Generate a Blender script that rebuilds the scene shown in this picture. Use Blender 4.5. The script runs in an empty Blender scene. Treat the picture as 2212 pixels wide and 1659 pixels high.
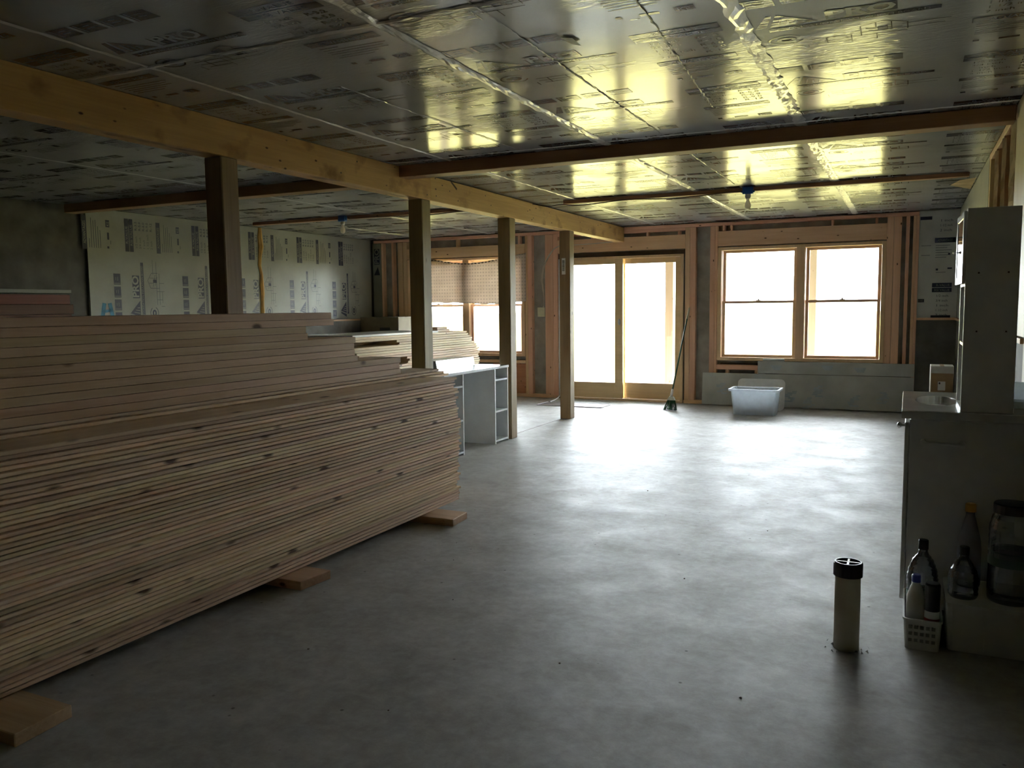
import bpy, bmesh, math, random
from mathutils import Vector, Matrix
random.seed(7)
S = bpy.context.scene
C = bpy.context.collection
PI = math.pi

# ------------------------------------------------------------------ camera
yaw, pitch, roll = -0.44833, -0.09254, -0.01093
fw = Vector((math.sin(yaw)*math.cos(pitch), math.cos(yaw)*math.cos(pitch), math.sin(pitch)))
rt = Vector((math.cos(yaw), -math.sin(yaw), 0)); up = rt.cross(fw)
r2 = rt*math.cos(roll)+up*math.sin(roll); u2 = -rt*math.sin(roll)+up*math.cos(roll)
cam = bpy.data.cameras.new('camera'); co = bpy.data.objects.new('camera', cam); C.objects.link(co)
cam.sensor_fit = 'HORIZONTAL'; cam.sensor_width = 36; cam.lens = 36*1779.18/2212
cam.clip_start = 0.05; cam.clip_end = 500
m = Matrix.Identity(4)
for i, v in enumerate((r2, u2, -fw)):
    for k in range(3): m[k][i] = v[k]
m.translation = (0, 0, 1.4)
co.matrix_world = m
S.camera = co

# ------------------------------------------------------------------ sky and exposure
W = bpy.data.worlds.new('overcast_sky'); S.world = W; W.use_nodes = True
bg = W.node_tree.nodes['Background']
bg.inputs[0].default_value = (0.86, 0.95, 1.0, 1); bg.inputs[1].default_value = 1.0
S.view_settings.view_transform = 'Standard'; S.view_settings.look = 'None'
S.view_settings.gamma = 1.0; S.view_settings.use_curve_mapping = False
S.view_settings.exposure = 5.42
S.cycles.use_denoising = True
S.cycles.max_bounces = 10; S.cycles.diffuse_bounces = 6; S.cycles.glossy_bounces = 5
S.cycles.transparent_max_bounces = 16
S.cycles.sample_clamp_indirect = 8.0
S.cycles.caustics_reflective = True

# ------------------------------------------------------------------ helpers
def obj(name, bm, mat=None, parent=None, loc=None, rot=None, smooth=False):
    if isinstance(bm, bpy.types.Mesh): me = bm
    else:
        me = bpy.data.meshes.new(name)
        bmesh.ops.recalc_face_normals(bm, faces=bm.faces)
        bm.to_mesh(me); bm.free()
        if mat is not None:
            for q in (mat if isinstance(mat, (list, tuple)) else [mat]): me.materials.append(q)
        if smooth:
            me.polygons.foreach_set('use_smooth', [True]*len(me.polygons))
    o = bpy.data.objects.new(name, me); C.objects.link(o)
    if parent: o.parent = parent
    if loc: o.location = loc
    if rot: o.rotation_euler = rot
    return o
def tag(o, label=None, cat=None, group=None, kind=None):
    if label: o['label'] = label
    if cat: o['category'] = cat
    if group: o['group'] = group
    if kind: o['kind'] = kind
    return o
def thing(name, label, cat, loc=(0, 0, 0), rz=0, group=None):
    o = bpy.data.objects.new(name, None); C.objects.link(o)
    o.location = loc; o.rotation_euler = (0, 0, rz)
    return tag(o, label, cat, group)
def B(): return bmesh.new()
def bx(bm, x0, x1, y0, y1, z0, z1, bev=0.0, mi=0):
    vs = [bm.verts.new(p) for p in ((x0,y0,z0),(x1,y0,z0),(x1,y1,z0),(x0,y1,z0),(x0,y0,z1),(x1,y0,z1),(x1,y1,z1),(x0,y1,z1))]
    fs = [bm.faces.new([vs[i] for i in f]) for f in ((3,2,1,0),(4,5,6,7),(0,1,5,4),(1,2,6,5),(2,3,7,6),(3,0,4,7))]
    for f in fs: f.material_index = mi
    if bev > 0:
        es = list({e for f in fs for e in f.edges})
        bmesh.ops.bevel(bm, geom=es, offset=bev, segments=1, affect='EDGES', profile=0.5)
    return bm
def box(x0, x1, y0, y1, z0, z1, bev=0.0): return bx(B(), x0, x1, y0, y1, z0, z1, bev)
def lathe(bm, prof, n=24, c=(0, 0, 0), caps=True, mi=0, sx=1, sy=1):
    rings = []
    for r, z in prof:
        rings.append([bm.verts.new((c[0]+sx*r*math.cos(2*PI*i/n), c[1]+sy*r*math.sin(2*PI*i/n), c[2]+z)) for i in range(n)])
    for a, b in zip(rings, rings[1:]):
        for i in range(n):
            f = bm.faces.new((a[i], a[(i+1) % n], b[(i+1) % n], b[i])); f.material_index = mi
    if caps:
        bm.faces.new(rings[0][::-1]).material_index = mi
        bm.faces.new(rings[-1]).material_index = mi
    return bm
def tube(bm, pts, r, n=8, mi=0):
    pts = [Vector(p) for p in pts]; rings = []
    for i, p in enumerate(pts):
        d = (pts[min(i+1, len(pts)-1)]-pts[max(i-1, 0)]).normalized()
        a = Vector((0, 0, 1)) if abs(d.z) < .9 else Vector((1, 0, 0))
        x = d.cross(a).normalized(); y = d.cross(x).normalized()
        rr = r[i] if isinstance(r, (list, tuple)) else r
        rings.append([bm.verts.new(p+rr*(x*math.cos(2*PI*k/n)+y*math.sin(2*PI*k/n))) for k in range(n)])
    for a, b in zip(rings, rings[1:]):
        for k in range(n): bm.faces.new((a[k], a[(k+1) % n], b[(k+1) % n], b[k])).material_index = mi
    bm.faces.new(rings[0][::-1]); bm.faces.new(rings[-1])
    return bm
def smooth_path(pts, sub=6):
    P = [Vector(p) for p in pts]; out = []
    for i in range(len(P)-1):
        p0, p1, p2, p3 = P[max(i-1, 0)], P[i], P[i+1], P[min(i+2, len(P)-1)]
        for k in range(sub):
            t = k/sub
            out.append(.5*((2*p1)+(-p0+p2)*t+(2*p0-5*p1+4*p2-p3)*t*t+(-p0+3*p1-3*p2+p3)*t**3))
    out.append(P[-1]); return out
def rrect(bm, x0, x1, y0, y1, r, z0, z1, n=5, taper=0.0):
    def ring(z, g):
        o = []
        for cx, cy, a0 in ((x1-r, y1-r, 0), (x0+r, y1-r, 90), (x0+r, y0+r, 180), (x1-r, y0+r, 270)):
            for i in range(n+1):
                a = math.radians(a0+90*i/n)
                o.append(bm.verts.new((cx+(r)*math.cos(a)+(-g if cx < (x0+x1)/2 else g), cy+r*math.sin(a)+(-g if cy < (y0+y1)/2 else g), z)))
        return o
    a, b = ring(z0, 0), ring(z1, taper)
    N = len(a)
    for i in range(N): bm.faces.new((a[i], a[(i+1) % N], b[(i+1) % N], b[i]))
    return a, b

# ------------------------------------------------------------------ materials
class NT:
    def __init__(s, name):
        s.m = bpy.data.materials.new(name); s.m.use_nodes = True
        s.t = s.m.node_tree; s.n = s.t.nodes; s.p = s.n['Principled BSDF']; s.out = s.n['Material Output']
    def add(s, ty, **kw):
        n = s.n.new(ty)
        for k, v in kw.items():
            if k.startswith('_'): setattr(n, k[1:], v)
            else:
                key = int(k[1:]) if k[0] == 'i' and k[1:].isdigit() else k
                n.inputs[key].default_value = v
        return n
    def ln(s, a, b): s.t.links.new(a, b)
    def coord(s, scale=(1, 1, 1), rnd=True, kind='Object'):
        tc = s.add('ShaderNodeTexCoord'); mp = s.add('ShaderNodeMapping'); mp.inputs['Scale'].default_value = scale
        if rnd:
            oi = s.add('ShaderNodeObjectInfo'); mu = s.add('ShaderNodeVectorMath', _operation='SCALE'); mu.inputs[0].default_value = (17.3, 31.7, 23.1)
            s.ln(oi.outputs['Random'], mu.inputs['Scale'])
            ad = s.add('ShaderNodeVectorMath', _operation='ADD'); s.ln(tc.outputs[kind], ad.inputs[0]); s.ln(mu.outputs[0], ad.inputs[1])
            s.ln(ad.outputs[0], mp.inputs['Vector'])
        else: s.ln(tc.outputs[kind], mp.inputs['Vector'])
        return mp.outputs[0]
    def ramp(s, fac, stops):
        r = s.add('ShaderNodeValToRGB'); e = r.color_ramp.elements
        while len(e) < len(stops): e.new(.5)
        for q, (pos, col) in zip(e, stops): q.position = pos; q.color = (*col, 1) if len(col) == 3 else col
        s.ln(fac, r.inputs[0]); return r.outputs[0]
    def mix(s, fac, a, b, mode='MIX'):
        x = s.add('ShaderNodeMix', _data_type='RGBA', _blend_type=mode)
        for v, i in ((fac, 0), (a, 6), (b, 7)):
            if hasattr(v, 'links'): s.ln(v, x.inputs[i])
            else: x.inputs[i].default_value = v if i == 0 else (*v, 1)
        return x.outputs[2]
    def bump(s, h, strength=.3, dist=.01, prev=None):
        b = s.add('ShaderNodeBump'); b.inputs['Strength'].default_value = strength; b.inputs['Distance'].default_value = dist
        s.ln(h, b.inputs['Height'])
        if prev is not None: s.ln(prev, b.inputs['Normal'])
        return b.outputs[0]
def plain(name, col, rough=.5, metal=0.0, noise=.08, bump=0.0, scale=8.0, spec=.5):
    n = NT(name); v = n.coord((scale,)*3)
    t = n.add('ShaderNodeTexNoise'); t.inputs['Scale'].default_value = 1.0; t.inputs['Detail'].default_value = 5
    n.ln(v, t.inputs['Vector'])
    d = tuple(max(0, c*(1-noise*2)) for c in col); l = tuple(min(1, c*(1+noise)) for c in col)
    n.ln(n.ramp(t.outputs[0], [(.3, d), (.7, l)]), n.p.inputs['Base Color'])
    n.p.inputs['Roughness'].default_value = rough; n.p.inputs['Metallic'].default_value = metal
    n.p.inputs['Specular IOR Level'].default_value = spec
    if bump: n.ln(n.bump(t.outputs[0], bump, .01), n.p.inputs['Normal'])
    return n.m
def wood(name, dark, light, axis=1, knots=.055, vary=.25, rough=.55, knotcol=(.10, .045, .02), stain=None, fine=60, kscale=5.0):
    n = NT(name)
    sc = [fine]*3; sc[axis] = fine/28
    v = n.coord(tuple(sc)); t = n.add('ShaderNodeTexNoise'); t.inputs['Scale'].default_value = 1; t.inputs['Detail'].default_value = 4; t.inputs['Distortion'].default_value = .6
    n.ln(v, t.inputs['Vector'])
    col = n.ramp(t.outputs[0], [(.28, dark), (.5, tuple((a+b)/2 for a, b in zip(dark, light))), (.72, light)])
    sc = [7]*3; sc[axis] = .8
    v2 = n.coord(tuple(sc)); t2 = n.add('ShaderNodeTexNoise'); t2.inputs['Scale'].default_value = 1; n.ln(v2, t2.inputs['Vector'])
    col = n.mix(.55, col, n.ramp(t2.outputs[0], [(.35, dark), (.65, light)]))
    oi = n.add('ShaderNodeObjectInfo')
    hs = n.add('ShaderNodeHueSaturation'); n.ln(col, hs.inputs['Color'])
    mr = n.add('ShaderNodeMapRange'); n.ln(oi.outputs['Random'], mr.inputs['Value']); mr.inputs['To Min'].default_value = 1-vary; mr.inputs['To Max'].default_value = 1+vary*.6
    n.ln(mr.outputs[0], hs.inputs['Value'])
    w = n.add('ShaderNodeMath', _operation='FRACT'); w2 = n.add('ShaderNodeMath', _operation='MULTIPLY'); w2.inputs[1].default_value = 13.7
    n.ln(oi.outputs['Random'], w2.inputs[0]); n.ln(w2.outputs[0], w.inputs[0])
    mr2 = n.add('ShaderNodeMapRange'); n.ln(w.outputs[0], mr2.inputs['Value']); mr2.inputs['To Min'].default_value = .474; mr2.inputs['To Max'].default_value = .508
    n.ln(mr2.outputs[0], hs.inputs['Hue'])
    col = hs.outputs[0]
    if knots:
        sc = [kscale*1.6]*3; sc[axis] = kscale*.8
        v3 = n.coord(tuple(sc)); vo = n.add('ShaderNodeTexVoronoi'); vo.inputs['Scale'].default_value = 1; n.ln(v3, vo.inputs['Vector'])
        k = n.ramp(vo.outputs['Distance'], [(knots, (1, 1, 1)), (knots*2.0, (0, 0, 0))])
        col = n.mix(k, col, knotcol)
    if stain:
        v4 = n.coord((9, 3, 4)); t4 = n.add('ShaderNodeTexNoise'); t4.inputs['Scale'].default_value = 1; t4.inputs['Detail'].default_value = 6; n.ln(v4, t4.inputs['Vector'])
        k = n.ramp(t4.outputs[0], [(.57, (0, 0, 0)), (.70, (.85, .85, .85))])
        col = n.mix(k, col, stain)
    n.ln(col, n.p.inputs['Base Color'])
    n.p.inputs['Roughness'].default_value = rough; n.p.inputs['Specular IOR Level'].default_value = .3
    n.ln(n.bump(t.outputs[0], .25, .003), n.p.inputs['Normal'])
    return n.m

def concrete_floor():
    n = NT('troweled_concrete'); v = n.coord((1, 1, 1), rnd=False)
    a = n.add('ShaderNodeTexNoise'); a.inputs['Scale'].default_value = .9; a.inputs['Detail'].default_value = 7; a.inputs['Roughness'].default_value = .6; n.ln(v, a.inputs['Vector'])
    b = n.add('ShaderNodeTexNoise'); b.inputs['Scale'].default_value = 3.2; b.inputs['Detail'].default_value = 12; b.inputs['Roughness'].default_value = .68; b.inputs['Distortion'].default_value = .35; n.ln(v, b.inputs['Vector'])
    c = n.add('ShaderNodeTexNoise'); c.inputs['Scale'].default_value = 90; c.inputs['Detail'].default_value = 3; n.ln(v, c.inputs['Vector'])
    col = n.ramp(a.outputs[0], [(.3, (.27, .255, .22)), (.55, (.35, .34, .315)), (.75, (.41, .405, .39))])
    col = n.mix(.6, col, n.ramp(b.outputs[0], [(.34, (.235, .22, .185)), (.52, (.34, .33, .31)), (.66, (.44, .435, .425))]))
    e = n.add('ShaderNodeTexNoise'); e.inputs['Scale'].default_value = 16; e.inputs['Detail'].default_value = 10; e.inputs['Roughness'].default_value = .7; e.inputs['Distortion'].default_value = .3; n.ln(v, e.inputs['Vector'])
    col = n.mix(.24, col, n.ramp(e.outputs[0], [(.36, (.19, .18, .155)), (.5, (.34, .33, .31)), (.62, (.50, .495, .48))]))
    vo = n.add('ShaderNodeTexVoronoi'); vo.inputs['Scale'].default_value = 7; n.ln(v, vo.inputs['Vector'])
    col = n.mix(n.ramp(vo.outputs['Distance'], [(.03, (.8, .8, .8)), (.06, (0, 0, 0))]), col, (.07, .065, .055))
    n.ln(col, n.p.inputs['Base Color'])
    mx = n.add('ShaderNodeMapRange'); n.ln(b.outputs[0], mx.inputs['Value']); mx.inputs['From Min'].default_value = .3; mx.inputs['From Max'].default_value = .7
    mx.inputs['To Min'].default_value = .66; mx.inputs['To Max'].default_value = .48
    n.ln(mx.outputs[0], n.p.inputs['Roughness'])
    v5 = n.coord((3.0, 5, 1), rnd=False); d = n.add('ShaderNodeTexNoise'); d.inputs['Scale'].default_value = 1.4; d.inputs['Detail'].default_value = 6; d.inputs['Distortion'].default_value = 2.2; n.ln(v5, d.inputs['Vector'])
    nb = n.bump(d.outputs[0], .05, .008); nb = n.bump(b.outputs[0], .19, .009, nb); nb = n.bump(e.outputs[0], .15, .004, nb); nb = n.bump(c.outputs[0], .10, .003, nb)
    n.ln(nb, n.p.inputs['Normal']); n.p.inputs['Specular IOR Level'].default_value = .3
    return n.m
def foil(name, col, rough, gloss, wr=.8):
    """matt printed skin under a thin glossy foil film"""
    n = NT(name); n.n.remove(n.p); v = n.coord((1, 1, 1), kind='Object', rnd=True)
    big = n.add('ShaderNodeTexNoise'); big.inputs['Scale'].default_value = .9; big.inputs['Detail'].default_value = 2; n.ln(v, big.inputs['Vector'])
    v2 = n.coord((10, 44, 20)); w = n.add('ShaderNodeTexNoise'); w.inputs['Scale'].default_value = 1; w.inputs['Detail'].default_value = 4; w.inputs['Distortion'].default_value = 1.2; n.ln(v2, w.inputs['Vector'])
    mask = n.ramp(big.outputs[0], [(.47, (.05, .05, .05)), (.66, (1, 1, 1))])
    mm = n.mix(1.0, w.outputs['Color'], mask, 'MULTIPLY')
    v3 = n.coord((3, 3, 3)); g = n.add('ShaderNodeTexNoise'); g.inputs['Scale'].default_value = 1; g.inputs['Detail'].default_value = 8; n.ln(v3, g.inputs['Vector'])
    nb = n.bump(mm, wr, .012); nb = n.bump(g.outputs[0], .10, .01, nb)
    d = tuple(c*.88 for c in col)
    df = n.add('ShaderNodeBsdfDiffuse'); n.ln(n.ramp(g.outputs[0], [(.35, d), (.65, col)]), df.inputs[0]); n.ln(nb, df.inputs['Normal'])
    gl = n.add('ShaderNodeBsdfGlossy'); gl.inputs['Roughness'].default_value = rough; gl.inputs[0].default_value = (1, .99, .95, 1); n.ln(nb, gl.inputs['Normal'])
    mx = n.add('ShaderNodeMixShader'); mx.inputs[0].default_value = gloss
    n.ln(df.outputs[0], mx.inputs[1]); n.ln(gl.outputs[0], mx.inputs[2])
    sheen = n.add('ShaderNodeBsdfGlossy'); sheen.inputs['Roughness'].default_value = .5; sheen.inputs[0].default_value = (*[min(1, c*2) for c in col], 1); n.ln(nb, sheen.inputs['Normal'])
    m2 = n.add('ShaderNodeMixShader'); m2.inputs[0].default_value = .16; n.ln(mx.outputs[0], m2.inputs[1]); n.ln(sheen.outputs[0], m2.inputs[2])
    n.ln(m2.outputs[0], n.out.inputs[0])
    return n.m
def glassy(name, tint=(1, 1, 1), gloss=.08, rough=.02):
    n = NT(name); n.n.remove(n.p)
    tr = n.add('ShaderNodeBsdfTransparent'); tr.inputs[0].default_value = (*tint, 1)
    gl = n.add('ShaderNodeBsdfGlossy'); gl.inputs['Roughness'].default_value = rough
    fr = n.add('ShaderNodeFresnel'); fr.inputs['IOR'].default_value = 1.45
    mu = n.add('ShaderNodeMath', _operation='MULTIPLY_ADD'); mu.inputs[1].default_value = 1.0; mu.inputs[2].default_value = gloss
    n.ln(fr.outputs[0], mu.inputs[0])
    mx = n.add('ShaderNodeMixShader'); n.ln(mu.outputs[0], mx.inputs[0]); n.ln(tr.outputs[0], mx.inputs[1]); n.ln(gl.outputs[0], mx.inputs[2])
    n.ln(mx.outputs[0], n.out.inputs[0]); return n.m
def translucent(name, col, amt=.4, rough=.35):
    n = NT(name); n.p.inputs['Base Color'].default_value = (*col, 1); n.p.inputs['Roughness'].default_value = rough
    t = n.add('ShaderNodeBsdfTranslucent'); t.inputs[0].default_value = (*col, 1)
    no = n.add('ShaderNodeTexNoise'); no.inputs['Scale'].default_value = 14; n.ln(n.coord((1, 1, 1)), no.inputs['Vector'])
    d = tuple(c*.9 for c in col); c2 = n.ramp(no.outputs[0], [(.3, d), (.7, col)]); n.ln(c2, n.p.inputs['Base Color']); n.ln(c2, t.inputs[0])
    mx = n.add('ShaderNodeMixShader'); mx.inputs[0].default_value = amt
    n.ln(n.p.outputs[0], mx.inputs[1]); n.ln(t.outputs[0], mx.inputs[2]); n.ln(mx.outputs[0], n.out.inputs[0]); return n.m
def curtain_mat():
    n = NT('dotted_cloth'); v = n.coord((1, 1, 1), rnd=False)
    sx = n.add('ShaderNodeSeparateXYZ'); n.ln(v, sx.inputs[0])
    def band(o, freq, th):
        m1 = n.add('ShaderNodeMath', _operation='MULTIPLY'); m1.inputs[1].default_value = freq; n.ln(o, m1.inputs[0])
        f = n.add('ShaderNodeMath', _operation='FRACT'); n.ln(m1.outputs[0], f.inputs[0])
        l = n.add('ShaderNodeMath', _operation='LESS_THAN'); l.inputs[1].default_value = th; n.ln(f.outputs[0], l.inputs[0]); return l.outputs[0]
    m3 = n.add('ShaderNodeMath', _operation='MULTIPLY'); n.ln(band(sx.outputs[0], 21, .5), m3.inputs[0]); n.ln(band(sx.outputs[2], 19, .42), m3.inputs[1])
    no = n.add('ShaderNodeTexNoise'); no.inputs['Scale'].default_value = 5; no.inputs['Detail'].default_value = 5; n.ln(v, no.inputs['Vector'])
    base = n.ramp(no.outputs[0], [(.3, (.62, .54, .46)), (.7, (.76, .68, .60))])
    m4 = n.add('ShaderNodeMath', _operation='MULTIPLY'); m4.inputs[1].default_value = .75; n.ln(m3.outputs[0], m4.inputs[0])
    col = n.mix(m4.outputs[0], base, (.47, .41, .36))
    n.ln(col, n.p.inputs['Base Color']); n.p.inputs['Roughness'].default_value = .9; n.p.inputs['Specular IOR Level'].default_value = .1
    t = n.add('ShaderNodeBsdfTranslucent'); n.ln(col, t.inputs[0])
    mx = n.add('ShaderNodeMixShader'); mx.inputs[0].default_value = .32
    n.ln(n.p.outputs[0], mx.inputs[1]); n.ln(t.outputs[0], mx.inputs[2]); n.ln(mx.outputs[0], n.out.inputs[0]); return n.m
def grass_mat():
    n = NT('meadow'); v = n.coord((1, 1, 1), rnd=False)
    a = n.add('ShaderNodeTexNoise'); a.inputs['Scale'].default_value = .35; a.inputs['Detail'].default_value = 8; n.ln(v, a.inputs['Vector'])
    n.ln(n.ramp(a.outputs[0], [(.35, (.20, .175, .064)), (.65, (.255, .22, .088))]), n.p.inputs['Base Color'])
    n.p.inputs['Roughness'].default_value = 1; n.p.inputs['Specular IOR Level'].default_value = 0; return n.m

M = {}
M['floor'] = concrete_floor()
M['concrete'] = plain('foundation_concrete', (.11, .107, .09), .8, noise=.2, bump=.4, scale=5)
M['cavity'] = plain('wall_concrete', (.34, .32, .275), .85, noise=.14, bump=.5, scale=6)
M['dark'] = plain('dark_parts_gap_shade', (.09, .06, .04), .8)  # dark parts, and painted-in shade for the gaps at door and window
M['stud'] = wood('framing_spruce', (.66, .41, .235), (.82, .57, .36), axis=2, knots=.05, vary=.12, kscale=6)
M['studx'] = wood('framing_spruce_level', (.66, .41, .235), (.82, .57, .36), axis=0, knots=.05, vary=.12, kscale=6)
M['sash'] = wood('window_pine', (.66, .45, .25), (.80, .59, .36), axis=2, knots=0, vary=.05, rough=.45)
M['sashx'] = wood('window_pine_level', (.66, .45, .25), (.80, .59, .36), axis=0, knots=0, vary=.05, rough=.45)
M['door'] = wood('door_pine', (.62, .49, .25), (.76, .62, .34), axis=2, knots=0, vary=.03, rough=.45)
M['doorx'] = wood('door_pine_level', (.62, .49, .25), (.76, .62, .34), axis=0, knots=0, vary=.03, rough=.45)
M['beam'] = wood('beam_pine', (.50, .31, .11), (.70, .47, .18), axis=1, knots=.05, vary=.03, stain=(.24, .12, .04), kscale=7, rough=.5)
M['joist'] = wood('joist_spruce', (.27, .15, .07), (.40, .24, .12), axis=0, knots=.04, vary=.1)
M['post'] = wood('treated_post', (.20, .15, .068), (.33, .265, .135), axis=2, knots=.05, vary=.1, knotcol=(.09, .06, .03), kscale=4)
M['board'] = wood('thin_pine', (.66, .47, .27), (.95, .78, .54), axis=1, knots=.085, vary=.24, kscale=4.2)
M['plank'] = wood('thick_pine', (.50, .345, .19), (.72, .54, .34), axis=1, knots=.06, vary=.16, kscale=3.4)
M['sheath'] = wood('sheathing_pine', (.68, .53, .32), (.92, .79, .55), axis=1, knots=.04, vary=.12, kscale=4)
M['block'] = wood('block_pine', (.40, .26, .14), (.60, .43, .26), axis=0, knots=.05, vary=.15)
M['redwood'] = wood('red_offcuts', (.12, .05, .025), (.22, .10, .05), axis=1, knots=.06, vary=.3)
M['foil'] = foil('printed_foil_board', (.28, .285, .28), .13, .31)
M['wallboard'] = plain('printed_wall_board', (.27, .285, .235), .5, noise=.08, scale=3)
M['ink'] = foil('navy_print', (.055, .06, .08), .13, .28, wr=.6)
M['pale'] = foil('pale_print', (.26, .26, .255), .13, .31, wr=.6)
M['wink'] = plain('navy_wall_print', (.012, .016, .048), .5, noise=.15)
M['wpale'] = plain('pale_wall_print', (.26, .275, .23), .5)
M['bluepaint'] = plain('blue_spray', (.03, .22, .36), .6, noise=.2)
M['foam'] = plain('spray_foam', (.52, .30, .07), .8, noise=.15, bump=.4)
M['paper'] = plain('tan_insulation', (.56, .42, .22), .8, noise=.15, bump=.4)
M['tape'] = foil('foil_tape', (.5, .5, .49), .16, .3, wr=.9)
M['white'] = plain('white_laminate', (.66, .68, .68), .35, noise=.03)
M['whitetop'] = plain('white_gloss_laminate', (.80, .82, .84), .2, noise=.02)
M['steel'] = plain('brushed_steel', (.55, .58, .60), .3, metal=.9, noise=.05)
M['chrome'] = plain('chrome', (.8, .8, .82), .1, metal=1.0, noise=.02)
M['greyboard'] = plain('grey_cement_board', (.50, .52, .49), .7, noise=.1, scale=3)
M['bluesmudge'] = plain('faint_blue_chalk', (.43, .50, .54), .7, noise=.12)
M['tub'] = translucent('frosted_plastic', (.72, .76, .80), .45)
M['lid'] = translucent('frosted_lid', (.82, .81, .78), .25)
M['glass'] = glassy('window_glass', (1, 1, 1), .0)
M['bottle'] = glassy('clear_plastic', (.74, .77, .78), .12, .05)
M['mirror'] = plain('mirror', (.85, .88, .9), .03, metal=1.0, noise=0)
M['vanity'] = plain('vanity_paint', (.74, .74, .71), .45, noise=.04)
M['marble'] = plain('cultured_marble', (.62, .62, .60), .12, noise=.06)
M['pvc'] = plain('cream_pvc', (.70, .66, .54), .65, noise=.06)
M['black'] = plain('black_plastic', (.012, .012, .014), .4)
M['whiteplastic'] = plain('white_plastic', (.62, .62, .58), .4, noise=.04)
M['bluecap'] = plain('blue_cap', (.01, .03, .30), .4)
M['bluebox'] = plain('blue_junction_box', (.015, .10, .30), .45)
M['bulb'] = translucent('frosted_bulb', (.92, .90, .84), .5)
M['yellow'] = plain('yellow_cap', (.55, .30, .03), .5)
M['bristle'] = plain('green_bristle', (.02, .12, .04), .6, noise=.3)
M['greenpole'] = plain('green_handle', (.015, .10, .05), .35)
M['cardboard'] = plain('cardboard', (.36, .25, .14), .8, noise=.08)
M['cartonwhite'] = plain('white_carton', (.62, .60, .55), .6)
M['labelwhite'] = plain('paper_label', (.75, .75, .72), .6)
M['wire'] = plain('white_cable', (.62, .58, .48), .5)
M['darkwire'] = plain('dark_cable', (.10, .06, .04), .6)
M['rubber'] = plain('rubber_mat', (.10, .09, .085), .35, noise=.2, bump=.4, scale=40)
M['strip'] = plain('plastic_strip', (.55, .53, .55), .2)
M['almond'] = plain('almond_plate', (.60, .56, .38), .5)
M['curtain'] = curtain_mat()
M['grass'] = grass_mat()
M['porch'] = wood('porch_cedar', (.15, .115, .065), (.19, .15, .09), axis=2, knots=.04, vary=.05)
M['red'] = plain('red_label', (.45, .06, .03), .5)
M['greenlabel'] = plain('green_label', (.10, .16, .13), .5)

H = 2.557          # ceiling
YB = 11.7          # framing face of the window wall
XL, XR = -8.25, .54

# ------------------------------------------------------------------ floor
fl = obj('floor', box(XL-.3, XR+.3, -3.2, 12.0, -.15, 0), M['floor']); tag(fl, kind='structure')
bm = B()   # slab joint by the last post
bx(bm, -3.905, -3.899, 8.1, 9.52, .0, .0012)
obj('control_joint', bm, M['dark'], fl)

# ------------------------------------------------------------------ printed panels
def text_mesh(s, size, bold=0.0):
    cu = bpy.data.curves.new('t', 'FONT'); cu.body = s; cu.size = size; cu.resolution_u = 2; cu.offset = bold
    o = bpy.data.objects.new('t', cu); C.objects.link(o)
    dg = bpy.context.evaluated_depsgraph_get(); me = bpy.data.meshes.new_from_object(o.evaluated_get(dg))
    bpy.data.objects.remove(o); bpy.data.curves.remove(cu); return me
class Flat:
    """flat print laid out in u (reading direction) and d (downwards)"""
    def __init__(s): s.bm = B()
    def quad(s, u0, u1, d0, d1, mi=0, z=0.0012, sk=0):
        s.poly([(u0, d0), (u1, d0), (u1+sk, d1), (u0+sk, d1)], mi, z)
    def poly(s, pts, mi=0, z=0.0012):
        f = s.bm.faces.new([s.bm.verts.new((u, -d, z+.0006*mi)) for u, d in pts]); f.material_index = mi
    def seg(s, a, b, w=.004, mi=0):
        a = Vector(a); b = Vector(b); n = (b-a).orthogonal().normalized()*w/2
        s.poly([tuple(a+n), tuple(b+n), tuple(b-n), tuple(a-n)], mi)
    def text(s, t, u, d, size, mi=0, width=None, bold=0.0):
        me = text_mesh(t, size, bold); xs = [v.co.x for v in me.vertices]
        k = width/(max(xs)-min(xs)) if width else 1
        vs = [s.bm.verts.new((u+v.co.x*k, -d+v.co.y, .0012+.0006*mi)) for v in me.vertices]
        for p in me.polygons:
            try: s.bm.faces.new([vs[i] for i in p.vertices]).material_index = mi
            except ValueError: pass
        bpy.data.meshes.remove(me)
    def ring(s, cu, cd, ru, rd, w, a0=0, a1=360, n=24, mi=0):
        for i in range(n):
            t0, t1 = math.radians(a0+(a1-a0)*i/n), math.radians(a0+(a1-a0)*(i+1)/n)
            s.poly([(cu+ru*math.cos(t0), cd+rd*math.sin(t0)), (cu+ru*math.cos(t1), cd+rd*math.sin(t1)),
                    (cu+(ru-w)*math.cos(t1), cd+(rd-w)*math.sin(t1)), (cu+(ru-w)*math.cos(t0), cd+(rd-w)*math.sin(t0))], mi)
    def mesh(s, name, mats):
        me = bpy.data.meshes.new(name); s.bm.to_mesh(me); s.bm.free()
        for q in mats: me.materials.append(q)
        return me
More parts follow.
